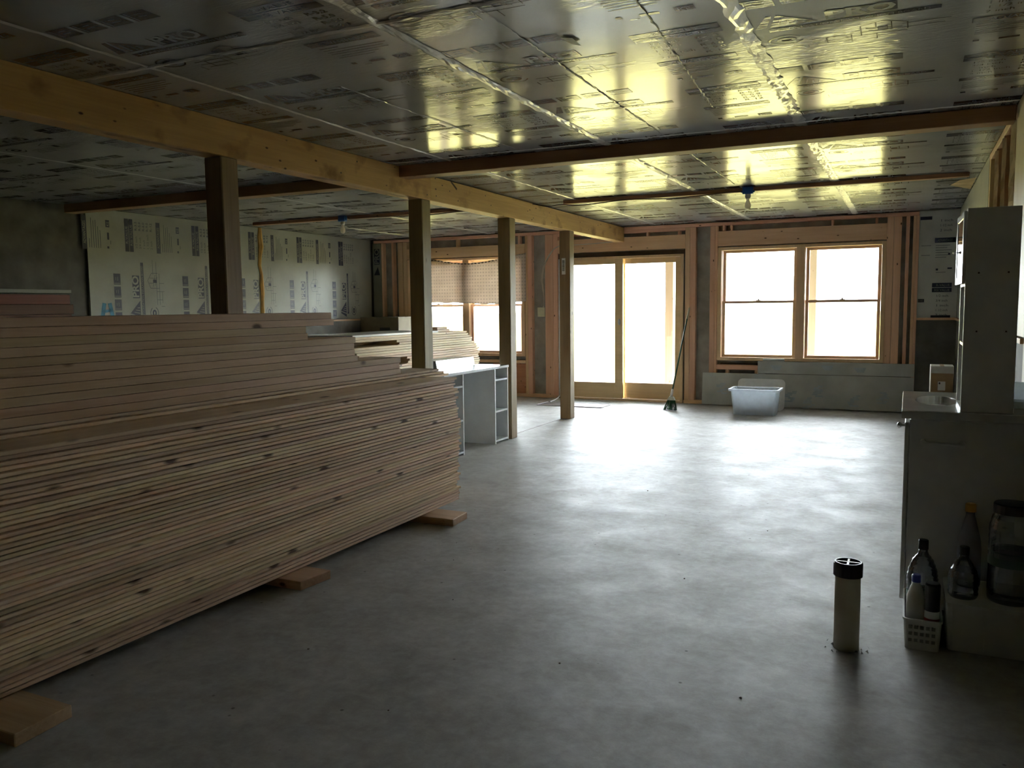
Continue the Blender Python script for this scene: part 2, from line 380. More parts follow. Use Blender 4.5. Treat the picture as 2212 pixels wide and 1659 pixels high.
def right_half(f):
    f.quad(.86, 1.23, -.025, .035); f.text('ADVANTAGES', .92, .022, .05, 1, .25)
    rr = random.Random(3)
    for i, L in enumerate((.10, .33, .30, .31, .24, .2)):
        f.quad(.88, .88+L, .062+i*.028, .068+i*.028)
    f.quad(1.12, 1.2, .28, .33); f.text('KE', 1.13, .325, .05, 1, .05)
    f.quad(.98, 1.06, .295, .32); f.quad(.88, .905, .29, .315); f.quad(.93, .97, .335, .341)
    f.quad(.86, 1.24, .53, .585); f.text('R-VALUE', .95, .572, .045, 1, .2)
    f.quad(.86, 1.24, .592, .645); f.text('RSI VALUE', .93, .634, .045, 1, .24)
    for i, (a, b) in enumerate((('1/2 inch', 'R-3.2'), ('3/4 inch', 'R-5.0'), ('1 inch', 'R-6.0'), ('1 1/2 inch', 'R-9.0'), ('2 inch', 'R-12'))):
        f.text(a, .90, .70+i*.054, .042, 0, .03*len(a)*.55); f.text(b, 1.11, .70+i*.054, .045, 0, .10, .0006)
def left_half(f):
    for k in range(4):
        u = .03+.148*k
        f.quad(u, u+.125, .35, .44); f.quad(u+.012, u+.018, .355, .435, 1); f.quad(u+.05, u+.085, .375, .38, 1); f.quad(u+.045, u+.09, .40, .405, 1)
    f.poly([(.10, .56), (.125, .56), (.085, .70), (.04, .70)])
    f.poly([(.14, .555), (.29, .70), (.10, .70)])
    for k in range(3): f.poly([(.15+.025*k, .61+.022*k), (.157+.025*k, .61+.022*k), (.145+.033*k, .69), (.135+.033*k, .69)], 1)
    f.quad(.32, .585, .60, .70); f.text('PRO', .325, .685, .125, 1, .25, .004)
    f.quad(.09, .74, .725, .765)
    f.text('FOUNDATION INSULATION BOARD', .12, .755, .035, 1, .58)
    f.ring(.14, .90, .075, .062, .008, 20, 330); f.ring(.14, .90, .042, .03, .02, 0, 360, 12, 0)
    L = [((.24, .99), (.62, .99)), ((.24, .95), (.60, .95)), ((.30, .95), (.30, 1.03)), ((.26, 1.03), (.40, 1.03)), ((.40, .95), (.40, 1.06)),
         ((.44, .86), (.44, .99)), ((.50, .99), (.50, 1.06)), ((.44, .86), (.53, .82)), ((.53, .82), (.62, .88)), ((.62, .88), (.62, .97)), ((.46, .90), (.60, .93)),
         ((.60, .90), (.78, .90)), ((.60, .95), (.76, .95)), ((.22, 1.01), (.22, 1.06)), ((.47, .93), (.58, .96)), ((.50, .84), (.50, .90)), ((.56, .85), (.56, .95))]
    for a, b in L: f.seg(a, b, .0045)
    f.quad(.505, .545, .90, .955)
f = Flat(); right_half(f); left_half(f); PRINT_C = f.mesh('print', [M['ink'], M['pale']])
f = Flat(); right_half(f); left_half(f); PRINT_W = f.mesh('print', [M['wink'], M['wpale']])
f = Flat()      # column of print showing on the board in the far right corner
f.quad(.17, .40, .34, .40); f.text('ADVANTAGES', .20, .387, .045, 1, .17)
for i in range(6): f.quad(.18, .18+(.16, .13, .18, .15, .17, .12)[i], .43+i*.03, .435+i*.03)
f.quad(.32, .345, .53, .55); f.quad(.19, .215, .72, .745); f.quad(.32, .37, .71, .73); f.quad(.19, .30, .765, .77)
f.quad(.155, .375, .90, .955); f.text('R-VALUE', .20, .943, .042, 1, .15)
f.quad(.155, .375, .962, 1.015); f.text('RSI VALUE', .18, 1.004, .042, 1, .17)
for i, a in enumerate(('1/2 inch', '3/4 inch', '1 inch', '1 1/2 inch', '2 inch')): f.text(a, .20, 1.075+i*.06, .042, 0, .13)
f.quad(.15, .37, 1.305, 1.35); f.quad(0.0, .07, 1.10, 1.14); f.text('BOARD', .003, 1.132, .035, 1, .055); f.quad(.0, .13, .07, .11)
for i, a in enumerate(('1 inch', '1 1/2 inch', '2 inch')): f.text(a, .22, .14+i*.06, .042, 0, .13)
f.quad(.02, .13, .43, .435); f.quad(.02, .12, .55, .555)
PRINT_CORNER = f.mesh('print', [M['wink'], M['wpale']])
f = Flat()
for k in range(4): f.quad(0, .07, .0+.16*k, .135+.16*k)
PRINT_SQ = f.mesh('print', [M['wink'], M['wpale']])
f = Flat(); f.poly([(.02, .02), (.16, .10), (.02, .14)]); f.quad(.2, .46, .03, .14); f.text('PRO', .205, .125, .125, 1, .25, .004); PRINT_END = f.mesh('print', [M['wink'], M['wpale']])

# ------------------------------------------------------------------ ceiling
ce = obj('ceiling', box(XL-.3, XR+.3, -3.2, 12.1, H+.03, H+.25), M['dark']); tag(ce, kind='structure')
XS = [-8.25, -7.25, -5.93, -4.61, -3.29, -1.985, -.66, .54]
YS = [-3.0, .15, 2.9, 5.65, 8.4, 11.15, 11.7]
rotC = Matrix(((1, 0, 0), (0, -1, 0), (0, 0, -1))).to_euler()
for i in range(len(XS)-1):
    for j in range(len(YS)-1):
        x0, x1, y0, y1 = XS[i], XS[i+1], YS[j], YS[j+1]
        dz = random.uniform(0, .003)
        p = obj('panel', box(x0+.0025, x1-.0025, y0+.0025, y1-.0025, -.026, 0, .002), M['foil'], ce, loc=(0, 0, H+.03))
        p.location = (0, 0, H+.027)
        for n_ in range(-3, 12):
            if y0 <= n_+.5 < y1 and n_ >= 1:
                xo = x0 if x0 > -8.2 else x1-1.32
                o = obj('print', PRINT_C, parent=p); o.rotation_euler = rotC
                o.location = (xo, n_, -.0262)
def crumple_strip(p0, p1, w, amp, seg, seed, z):
    rr = random.Random(seed); bm = B(); d = Vector(p1)-Vector(p0); L = d.length; d.normalize(); nrm = Vector((-d.y, d.x, 0))
    N = max(2, int(L/seg)); rows = []
    for i in range(N+1):
        c = Vector(p0)+d*(L*i/N)+nrm*rr.uniform(-.005, .005); ww = w*rr.uniform(.75, 1.15); row = []
        for k in range(5):
            q = c+nrm*(ww*(k/4-.5)); row.append(bm.verts.new((q.x, q.y, z-(0 if k in (0, 4) else rr.uniform(.1, 1)*amp))))
        rows.append(row)
    for a, b in zip(rows, rows[1:]):
        for k in range(4): bm.faces.new((a[k], a[k+1], b[k+1], b[k]))
    return bm
zt = H-.0015
for k, (a, b, w, amp) in enumerate((((-.66, 0, 0), (-.66, 11.65, 0), .075, .006), ((-1.985, 0, 0), (-1.985, 11.65, 0), .06, .006), ((-3.29, 1.5, 0), (-3.29, 11.6, 0), .028, .005),
        ((-3.78, 2.9, 0), (.54, 2.9, 0), .035, .006), ((-3.78, 5.645, 0), (.54, 5.645, 0), .032, .005), ((-4.61, 2, 0), (-4.61, 11.6, 0), .02, .004), ((-5.93, 2, 0), (-5.93, 11.6, 0), .02, .004))):
    obj('seam_tape', crumple_strip(a, b, w, amp, .05, k, zt), M['tape'], ce)
for k, (a, b) in enumerate((((-1.535, 2.0, 0), (-1.545, 8.2, 0)), ((-2.70, 3.6, 0), (-2.62, 5.6, 0)), ((-.93, 2.5, 0), (-1.07, 5.0, 0)))):
    obj('foil_crease', crumple_strip(a, b, .008, .004, .03, 40+k, zt), M['foil'], ce)
bm = B(); bm.faces.new([bm.verts.new(p) for p in ((.40, 9.0, H-.002), (.53, 8.9, H-.002), (.53, 9.75, H-.002), (.45, 9.6, H-.002), (.33, 9.35, H-.002))])
obj('torn_patch', bm, M['paper'], ce)
bm = B(); bm.faces.new([bm.verts.new(p) for p in ((-1.385, 3.40, H-.004), (-1.34, 3.42, H-.006), (-1.335, 3.52, H-.012), (-1.375, 3.51, H-.003))])
obj('torn_flap', bm, M['labelwhite'], ce)

# ------------------------------------------------------------------ window wall
OPEN = [(-7.53, -5.39, .635, 2.2), (-4.83, -2.9, 0, 2.15), (-2.42, -.28, .63, 2.2)]
bm = B(); y0, y1 = 11.79, 11.95; xs = [XL-.3]
for a, b, z0, z1 in OPEN:
    bx(bm, xs[-1], a, y0, y1, -.1, H+.1); bx(bm, a, b, y0, y1, z1, H+.1)
    if z0 > 0: bx(bm, a, b, y0, y1, -.1, z0)
    xs.append(b)
bx(bm, xs[-1], XR+.3, y0, y1, -.1, H+.1)
wb = obj('wall_back', bm, M['cavity']); tag(wb, kind='structure')
def stud(x0, x1, z0, z1, name='stud', y0=YB, y1=11.79, mat=None):
    j = random.uniform(-.004, .004)
    o = obj(name, box(-(x1-x0)/2, (x1-x0)/2, 0, y1-y0-.001, 0, z1-z0, .003), mat or (M['stud'] if z1-z0 > x1-x0 else M['studx']), wb, loc=((x0+x1)/2, y0+j, z0))
    return o
stud(-8.2, .085, 2.503, 2.548, 'top_plate'); stud(-8.1, -4.84, .0, .05, 'bottom_plate'); stud(-2.89, .085, 0, .05, 'bottom_plate')
# around the door
stud(-4.91, -4.835, .05, 2.5); stud(-5.045, -4.912, .05, 2.5); stud(-2.882, -2.815, .05, 2.5); stud(-2.812, -2.73, .05, 2.5)
stud(-4.835, -2.882, 2.21, 2.405, 'header'); stud(-4.835, -2.882, 2.46, 2.502, 'plate')
for x in (-3.45, -2.99, -4.3, -4.7): stud(x, x+.035, 2.405, 2.46, 'cripple')
# around the right window
stud(-2.53, -2.462, .05, 2.5); stud(-2.46, -2.425, .05, 2.5); stud(-.28, -.20, .05, 2.5); stud(-.197, -.11, .05, 2.5)
stud(-.06, -.018, .05, 2.5); stud(.022, .055, .05, 2.5); stud(.056, .09, .05, 2.5)
stud(-2.425, -.28, 2.215, 2.425, 'header')
for x in (-2.36, -2.26, -.95, -.42): stud(x, x+.03, 2.425, 2.5, 'cripple')
stud(-2.425, -.28, .50, .57, 'window_sill_plate'); stud(-2.38, -.30, .575, .59, 'shim', y0=11.75, mat=M['dark'])  # the dark strip paints shade into the gap below the window
for x in (-2.30, -1.9, -1.5, -1.1, -.7): stud(x, x+.04, .05, .5, 'cripple')
# around the left window
stud(-5.385, -5.34, .05, 2.5); stud(-5.338, -5.265, .05, 2.5)
stud(-7.72, -7.62, .05, 2.5); stud(-7.615, -7.54, .05, 2.5); stud(-7.84, -7.80, .05, 2.5); stud(-8.05, -8.01, .05, 2.5)
stud(-7.54, -5.385, 2.21, 2.38, 'header')
for x in (-6.6, -5.5, -7.2): stud(x, x+.035, 2.38, 2.503, 'cripple')
stud(-7.54, -5.385, .53, .575, 'window_sill_plate')
obj('sheathing_panel', box(-5.98, -5.40, 11.745, 11.785, .05, .52), wood('strand_panel', (.46, .24, .11), (.60, .34, .17), axis=0, knots=.09, vary=.02, kscale=14), wb)
# far corners
p = obj('panel', box(.092, .539, 11.72, 11.75, 1.215, 2.555, .002), plain('lit_corner_wall_board', (.52, .535, .50), .5, noise=.08, scale=3), wb)  # same printed board, coloured paler to stand in for light in this corner
o = obj('print', PRINT_CORNER, parent=p); o.location = (.10, 11.7185, 2.55); o.rotation_euler = (PI/2, 0, 0)
obj('ledge', box(.092, .539, 11.66, 11.79, 1.185, 1.215), M['studx'], wb)
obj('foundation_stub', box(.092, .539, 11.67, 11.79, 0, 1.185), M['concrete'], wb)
p = obj('panel', box(-8.24, -8.07, 11.72, 11.75, 1.25, 2.50, .002), M['wallboard'], wb)
o = obj('print', PRINT_END, parent=p); o.matrix_local = Matrix(((0, 1, 0, -8.22), (0, 0, -1, 11.7185), (1, 0, 0, 1.9), (0, 0, 0, 1))) @ Matrix.Rotation(0, 4, 'X')
o.matrix_local = Matrix(((0, -1, 0, -8.235), (0, 0, -1, 11.7185), (1, 0, 0, 1.95), (0, 0, 0, 1)))

def window(n, x0, x1, z0, z1):
    t = .05; ya, yb = 11.69, 11.90
    bm = B()
    bx(bm, x0, x0+t, ya, yb, z0, z1, .003); bx(bm, x1-t, x1, ya, yb, z0, z1, .003)
    bx(bm, x0+t, x1-t, ya, yb, z1-t*.8, z1, .003); bx(bm, x0+t, x1-t, ya-.01, yb, z0, z0+t*.9, .003)
    w = obj('window_%d' % n, bm, M['sash']); tag(w, kind='structure')
    xm = (x0+x1)/2+.03
    obj('mullion', box(xm-.055, xm+.055, ya, yb, z0+.045, z1-.04, .004), M['sash'], w)
    for a, b in ((x0+t, xm-.055), (xm+.055, x1-t)):
        zm = z0+.045+(z1-z0-.085)*.515
        def sash(name, za, zb, y, sw):
            bm = B()
            bx(bm, a+.004, a+sw, y, y+.035, za, zb, .003); bx(bm, b-sw, b-.004, y, y+.035, za, zb, .003)
            bx(bm, a+sw, b-sw, y, y+.035, za, za+.036, .003); bx(bm, a+sw, b-sw, y, y+.035, zb-.036, zb, .003)
            s_ = obj(name, bm, M['sashx'], w)
            obj('pane', box(a+sw, b-sw, y+.015, y+.019, za+.036, zb-.036), M['glass'], s_)
            return s_
        sash('upper_sash', zm-.018, z1-.042, 11.80, .045)
        ls = sash('lower_sash', z0+.046, zm+.018, 11.755, .045)
        bm = B(); xc = (a+b)/2; bx(bm, xc-.035, xc+.035, 11.75, 11.78, zm+.018, zm+.026, .002); lathe(bm, [(.014, 0), (.014, .012), (.008, .018)], 12, (xc, 11.765, zm+.026)); bx(bm, xc, xc+.045, 11.758, 11.772, zm+.03, zm+.036)
        obj('sash_lock', bm, M['steel'], ls)
    return w
window(1, -2.42, -.28, .63, 2.2)
window(2, -7.53, -5.39, .635, 2.2)
# sliding door
bm = B()
bx(bm, -4.79, -4.74, 11.70, 11.88, .03, 2.1, .003); bx(bm, -2.945, -2.905, 11.70, 11.88, .03, 2.13, .003); bx(bm, -4.79, -2.905, 11.70, 11.88, 2.1, 2.135, .003)
bx(bm, -4.79, -2.905, 11.68, 11.9, 0, .03, .003)
dr = obj('door_1', bm, M['door']); tag(dr, kind='structure')
obj('head_gap_shade', box(-4.83, -2.89, 11.75, 11.85, 2.135, 2.2), M['dark'], dr)  # dark strips here stand in for shade in the gap round the frame
obj('jamb_gap_shade', box(-2.9, -2.884, 11.705, 11.85, 0, 2.2), M['dark'], dr)
obj('jamb_gap_shade', box(-4.83, -4.792, 11.72, 11.85, 0, 2.2), M['dark'], dr)
def leaf(name, x0, x1, y, sl, sr):
    bm = B(); za, zb = .032, 2.1
    bx(bm, x0, x0+sl, y, y+.045, za, zb, .003); bx(bm, x1-sr, x1, y, y+.045, za, zb, .003)
    bx(bm, x0+sl, x1-sr, y, y+.045, za, .265, .003); bx(bm, x0+sl, x1-sr, y, y+.045, 2.025, zb, .003)
    l_ = obj(name, bm, M['doorx'], dr); obj('pane', box(x0+sl, x1-sr, y+.02, y+.026, .265, 2.025), M['glass'], l_); return l_
lf = leaf('sliding_leaf', -4.74, -3.815, 11.73, .12, .12); leaf('fixed_leaf', -3.83, -2.946, 11.80, .03, .10)
bm = B(); rrect_v = lathe(bm, [(.001, 0), (.02, .004), (.02, .012), (.012, .016)], 16, (0, 0, 0), sx=1, sy=2.4)
o = obj('handle', bm, M['steel'], lf, loc=(-3.865, 11.728, 1.17), rot=(PI/2, 0, 0))

# ------------------------------------------------------------------ left, right and rear walls
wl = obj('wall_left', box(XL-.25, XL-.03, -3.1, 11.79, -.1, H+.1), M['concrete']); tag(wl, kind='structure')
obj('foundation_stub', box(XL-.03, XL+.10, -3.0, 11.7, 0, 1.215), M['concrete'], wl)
obj('ledge', box(XL-.03, XL+.10, 6.25, 11.7, 1.215, 1.24), wood('ledge_pine', (.40, .26, .12), (.55, .38, .2), axis=1, knots=.04), wl)
rotL = Matrix(((0, 0, 1), (0, -1, 0), (1, 0, 0)))     # reading direction up, letter tops towards the viewer
L3 = Matrix(((0, 0, 1, 0), (0, 1, 0, 0), (1, 0, 0, 0), (0, 0, 0, 1)))
ys = [6.3, 9.03, 11.68]
for a, b in zip(ys, ys[1:]):
    p = obj('panel', box(XL-.03, XL, a+.003, b-.003, 1.243, H-.002, .002), M['wallboard'], wl)
    for k in range(-1, 6):
        n_ = 6.27+k
        if a <= n_+.45 < b and n_ < 10.9 and n_ > 6:
            o = obj('print', PRINT_W, parent=p)
            o.matrix_local = Matrix(((0, 0, 1, XL), (0, 1, 0, n_), (1, 0, 0, 1.24), (0, 0, 0, 1))) @ Matrix.Identity(4)
            o.matrix_local = Matrix(((0, 0, 1, XL), (0, -1, 0, n_), (1, 0, 0, 1.24), (0, 0, 0, 1)))
f = Flat(); f.seg((.0, .02), (.20, .06), .05); f.seg((.0, .17), (.20, .13), .05); f.seg((.10, .03), (.12, .15), .03)
o = obj('spray_mark', f.mesh('spray_mark', [M['bluepaint']]), parent=wl); o.matrix_local = Matrix(((0, 0, 1, XL+.001), (0, -1, 0, 6.42), (1, 0, 0, 1.30), (0, 0, 0, 1)))
bm = B(); rr = random.Random(5); pts = [(XL-.022, 9.02+rr.uniform(-.02, .02), 1.25+.13*i) for i in range(11)]
tube(bm, pts, [.042+rr.uniform(-.006, .016) for _ in pts], 8)
obj('foam_bead', bm, M['foam'], wl)

wr_ = obj('wall_right', box(XR+.11, XR+.3, -3.1, 11.79, -.1, H+.1), M['dark']); tag(wr_, kind='structure')
obj('foundation_stub', box(XR, XR+.11, 4.95, 11.67, 0, 1.185), M['concrete'], wr_)
obj('ledge', box(XR-.02, XR+.11, 4.95, 11.66, 1.185, 1.212), M['joist'], wr_)
p = obj('panel', box(XR, XR+.03, 7.64, 11.715, 1.215, H-.002, .002), M['wallboard'], wr_)
o = obj('print', PRINT_SQ, parent=p); o.matrix_local = Matrix(((0, 0, -1, XR-.0008), (1, 0, 0, 11.2), (0, 1, 0, 2.5), (0, 0, 0, 1))); o.scale = (4.5, 1, 1)
obj('plank', box(XR, XR+.11, 4.95, 5.76, 1.215, H, .003), wood('pale_plank', (.50, .42, .26), (.62, .54, .36), axis=2, knots=.03), wr_)
obj('plank', box(XR-.005, XR+.11, -3.0, 4.945, 0, H, .003), wood('pale_plank_front', (.32, .29, .20), (.42, .39, .30), axis=2, knots=.03), wr_)
tan = wood('pale_stud', (.55, .38, .18), (.70, .52, .28), axis=2, knots=.03, vary=.1)
for y, w_ in ((7.50, .10), (7.02, .04), (6.50, .04), (6.02, .045)): obj('stud', box(XR, XR+.11, y, y+w_, 1.215, H-.05, .003), tan, wr_)
obj('top_plate', box(XR, XR+.11, 5.76, 7.62, H-.05, H, .003), tan, wr_)
for k, y in enumerate((7.02, 6.50, 6.02)):      # torn paper facing curling off each stud
    bm = B(); rr = random.Random(20+k); rows = []
    for i in range(14):
        z = 1.25+i*.095; d = rr.uniform(.04, .12)*(1.6 if k == 2 else 1)
        rows.append([bm.verts.new((XR-.002, y, z)), bm.verts.new((XR-.012, y-d*.5, z)), bm.verts.new((XR+.01, y-d, z))])
    for a, b in zip(rows, rows[1:]):
        for q in range(2): bm.faces.new((a[q], a[q+1], b[q+1], b[q]))
    obj('torn_facing', bm, M['paper'], wr_)
rw = obj('wall_rear', box(XL-.3, XR+.3, -3.25, -3.0, -.1, H+.1), plain('dark_rear_wall', (.07, .065, .06), .9)); tag(rw, kind='structure')

# ------------------------------------------------------------------ beam, posts, joists
bt = thing('support_beam', 'long yellow pine beam carried on the row of posts', 'beam', (-3.85, 0, 2.335))
obj('timber', box(-.07, .075, -2.9, 6.262, 0, H-2.335-.001, .004), M['beam'], bt); obj('timber', box(-.07, .07, 6.268, 11.69, 0, H-2.335-.012, .004), M['beam'], bt)
bm = B()
for rr_, (y, z) in enumerate(((6.6, .12), (6.75, .05), (7.3, .16), (7.42, .08), (8.3, .11), (8.45, .05), (8.9, .15), (9.2, .09), (9.9, .13), (10.2, .06), (6.18, .19), (6.2, .04), (6.35, .2), (6.36, .05), (5.2, .17), (5.0, .06))):
    lathe(bm, [(.006, 0), (.006, .002)], 8, (0, 0, 0))
    bmesh.ops.transform(bm, matrix=Matrix.Translation((.0755 if y < 6.26 else .0705, y, z)) @ Matrix.Rotation(PI/2, 4, 'Y'), verts=bm.verts[-16:])
tag(obj('nail_head', bm, M['black'], bt), kind='stuff')
bm = B(); bx(bm, .068, .0712, 6.62, 6.74, .17, .19); bmesh.ops.rotate(bm, cent=(.07, 6.68, .18), matrix=Matrix.Rotation(-.5, 3, 'X'), verts=bm.verts)
obj('split', bm, M['dark'], bt)
PL = ['dark square timber post rising behind the big lumber stack, nearest of the row', 'square timber post standing between the lumber and the white desk',
      'square timber post touching the far end of the white desk', 'square timber post with a small white sticker in front of the sliding door']
for k, y in enumerate((3.83, 6.12, 7.84, 9.54)):
    p = thing('wooden_post', PL[k], 'post', (-3.85, y+.07, 0), 0, 'posts under the beam')
    obj('timber', box(-.07, .07, -.07, .07, 0, 2.334, .006), M['post'], p)
    if k == 3:
        s_ = obj('sticker', box(-.038, .012, -.0725, -.070, 1.80, 2.0, .001), M['labelwhite'], p)
        bm = B()
        for i in range(9): bx(bm, -.030, .0, -.0735, -.0725, 1.845+.015*i, 1.852+.015*i)
        obj('lettering', bm, M['ink'], s_)
j = thing('ceiling_joist', 'brown timber joist crossing the ceiling right of the beam', 'joist', (-1.6, 5.83, H-.093))
obj('timber', box(-2.17, 2.135, -.07, .07, 0, .092, .004), M['joist'], j)
j = thing('ceiling_joist', 'dark timber joist crossing the ceiling left of the beam', 'joist', (-6.0, 6.08, H-.093))
obj('timber', box(-2.2, 2.07, -.07, .07, 0, .092, .004), M['joist'], j)
j = thing('ceiling_batten', 'thin brown ceiling batten carrying the right hand light bulb', 'batten', (-1.45, 8.50, H-.041))
obj('timber', box(-1.98, 1.9, -.035, .035, 0, .039, .003), M['joist'], j)
j = thing('ceiling_batten', 'thin brown ceiling batten carrying the left hand light bulb', 'batten', (-6.3, 8.50, H-.041))
obj('timber', box(-1.55, 1.9, -.035, .035, 0, .039, .003), M['joist'], j)
def cable(name, pts, r, mat, label, sub=6):
    return tag(obj(name, tube(B(), smooth_path(pts, sub), r, 6), mat, smooth=True), label, 'cable')
zc = H-.05
cable('cable', [(-3.775, 8.42, 2.535), (-3.6, 8.44, 2.50), (-3.45, 8.455, 2.51), (-3.2, 8.455, 2.49), (-2.7, 8.458, 2.515), (-2.2, 8.455, 2.495), (-1.7, 8.458, 2.515), (-1.53, 8.455, 2.515)], .006, M['darkwire'], 'dark cable drooping along the batten to the right hand bulb')
cable('cable', [(-3.93, 8.42, 2.535), (-4.15, 8.44, 2.49), (-4.5, 8.455, 2.515), (-5.2, 8.455, 2.50), (-5.8, 8.458, 2.515), (-6.28, 8.455, 2.515)], .006, M['darkwire'], 'dark cable drooping along the batten to the left hand bulb')
wl_cable = cable('cable', [(-3.90, 11.66, 2.345), (-4.3, 11.675, 2.33), (-4.72, 11.68, 2.32), (-4.85, 11.68, 2.30), (-4.96, 11.68, 2.20), (-5.06, 11.68, 2.02), (-5.095, 11.68, 1.85), (-5.08, 11.68, 1.7), (-5.06, 11.69, 1.55), (-5.07, 11.70, 1.40)], .007, M['wire'], 'pale cable looping down the studs to the almond switch plate')
obj('inner_strand', tube(B(), smooth_path([(-4.90, 11.672, 2.26), (-5.02, 11.668, 2.07), (-5.075, 11.668, 1.85), (-5.06, 11.672, 1.66), (-5.055, 11.672, 1.50), (-5.085, 11.70, 1.40)], 6), .006, 6), M['wire'], wl_cable, smooth=True)

# bulbs
def lamp(x, y, z, label):
    t = thing('bulb_holder', label, 'light', (x, y, z), 0, None)
    bm = B(); bx(bm, -.05, .05, -.03, .03, -.072, 0, .006); bx(bm, -.065, -.05, -.01, .01, -.055, -.04); bx(bm, .05, .065, -.01, .01, -.055, -.04)
    obj('junction_box', bm, M['bluebox'], t)
    obj('socket', lathe(B(), [(.028, -.073), (.028, -.10), (.02, -.115)], 16), M['whiteplastic'], t)
    obj('bulb', lathe(B(), [(.014, -.115), (.016, -.135), (.026, -.16), (.031, -.182), (.028, -.203), (.016, -.215), (.002, -.219)], 20), M['bulb'], t, smooth=True)
lamp(-1.46, 8.43, H-.002, 'blue boxed light bulb hanging in front of the right window'); lamp(-6.36, 8.43, H-.002, 'blue boxed light bulb hanging over the left side of the room')

# switch plate
t = thing('switch_plate', 'almond blank plate between the studs left of the door', 'switch', (-5.112, 11.70, 1.26))
bx_ = obj('box', box(-.05, .05, 0, .085, 0, .13, .004), M['whiteplastic'], t); obj('cover', box(-.062, .062, -.008, -.001, -.005, .138, .003), M['almond'], t)

# curtain on the left window
bm = B(); NX, NZ = 60, 30; g = []
for i in range(NX+1):
    s = i/NX; x = -7.06+1.71*s
    top = 2.19-.075*math.sin(PI*min(1, max(0, (s-.05)/.75)))+.05*max(0, (s-.8)/.2)+.004*math.sin(s*70)
    bot = 1.49+.012*math.sin(s*7)-.02*math.sin(PI*s)+.004*math.sin(s*31)
    row = []
    for k in range(NZ+1):
        q = k/NZ; z = top+(bot-top)*q
        row.append(bm.verts.new((x, 11.662-.012*math.sin(s*13+q*2)-.016*math.sin(s*5.2)-.01*math.exp(-((s-.4)*9)**2), z)))
    g.append(row)
for i in range(NX):
    for k in range(NZ): bm.faces.new((g[i][k], g[i+1][k], g[i+1][k+1], g[i][k+1]))
cu = obj('curtain', bm, M['curtain'], smooth=True); tag(cu, 'beige dotted cloth tacked over the top half of the left window', 'curtain')
sd = cu.modifiers.new('thick', 'SOLIDIFY'); sd.thickness = .002
bm = B()
for i in range(27):
    s = .02+i*.97/27; x = -7.06+1.71*s; top = 2.19-.075*math.sin(PI*min(1, max(0, (s-.05)/.75)))+.05*max(0, (s-.8)/.2)
    if s < .75: bx(bm, x, x+.03, 11.625, 11.632, top-.025, top-.008)
tag(obj('hem_stitching', bm, plain('hem_dark', (.16, .13, .10), .9), cu), kind='stuff')

# strip and mat by the door
tag(obj('weather_strip', tube(B(), smooth_path([(-4.795, 11.66, 2.12), (-4.797, 11.66, 1.2), (-4.80, 11.66, .15), (-4.78, 11.60, .05), (-4.72, 11.3, .025), (-4.70, 11.05, .02)], 8), .011, 8), M['strip'], smooth=True), 'shiny plastic strip hanging at the door jamb and curling onto the mat', 'strip')
t = thing('door_mat', 'thin dark rubber mat on the floor before the sliding door', 'mat', (-4.28, 10.93, 0))
obj('mat', box(-.49, .48, -.2, .2, .001, .010, .003), M['rubber'], t)
bm = B(); bx(bm, -.49, .48, -.205, -.19, .002, .014, .002); bx(bm, -.49, .48, .19, .205, .002, .014, .002); bx(bm, -.495, -.48, -.2, .2, .002, .014, .002); bx(bm, .47, .485, -.2, .2, .002, .014, .002)
obj('shine_edge', bm, M['strip'], t)  # pale edging stands in for the shine along the mat edges

# ------------------------------------------------------------------ lumber
LOW0, NL, PT = .048, 44, .0194
def board_mesh(name, w, l, h, mat, c=.002, g=.0042):
    bm = B(); prof = [(-w, 0), (-.016, 0), (-.016, g), (-c, g), (0, g+c), (0, h-c-.0006), (-c, h-.0006), (-w, h-.0006)]
    a = [bm.verts.new((x, -l, z)) for x, z in prof]; b = [bm.verts.new((x, 0, z)) for x, z in prof]
    N = len(prof)
    for i in range(N): bm.faces.new((a[i], a[(i+1) % N], b[(i+1) % N], b[i]))
    bm.faces.new(a[::-1]); bm.faces.new(b)
    bmesh.ops.recalc_face_normals(bm, faces=bm.faces)
    me = bpy.data.meshes.new(name); bm.to_mesh(me); bm.free(); me.materials.append(mat); return me
mb = board_mesh('thin_board', .235, 4.88, PT, M['board'])
rr = random.Random(11)
for k in range(NL):
    z = LOW0+k*PT; stick = .045 if .33 < z < .62 else 0
    jx0 = rr.uniform(-.008, .004)
    for c in range(3):
        lab = 'thin pine board in the tall near stack on the left'
        o = obj('thin_board', mb)
        jx = jx0; ye = 5.0+stick*.6+rr.uniform(-.022, .022)
        if k >= NL-3: jx -= .01; ye -= .02
        o.location = (-2.83-c*.238+jx, ye, z)
        tag(o, lab, 'board', 'thin pine boards in the tall near stack')
ztop = LOW0+NL*PT
# splayed boards on top of the stack
def loose(x, ye, z, tx, tz, label, name='thin_board', me=None):
    o = obj(name, me or mb); o.location = (x, ye, z); o.rotation_euler = (tx, 0, tz); tag(o, label, 'board'); return o
loose(-2.822, 4.98, ztop+.001, 0, 0, 'pale thin board lying flat on the right edge of the near stack top')
for i in range(3):
    o = obj('thin_board', mb); o.location = (-3.06-.012*i, 5.28-.05*i, ztop+.001+PT*i); 
    tag(o, '%s thin pine board projecting beneath the stepped plank pile' % ('lowest', 'middle', 'highest')[i], 'board', 'thin boards under the stepped plank pile')
mp = board_mesh('thick_plank', .24, 3.9, .038, M['plank'], .0010, .0006)
zb = ztop+.001+PT*3+.001
ORD = ['topmost', 'second', 'third', 'fourth', 'fifth', 'sixth', 'seventh', 'eighth', 'ninth', 'tenth', 'eleventh', 'twelfth']
ends = [4.68, 4.66, 4.68, 4.20, 4.18, 4.16, 4.18, 3.73, 3.72, 3.98, 3.96]
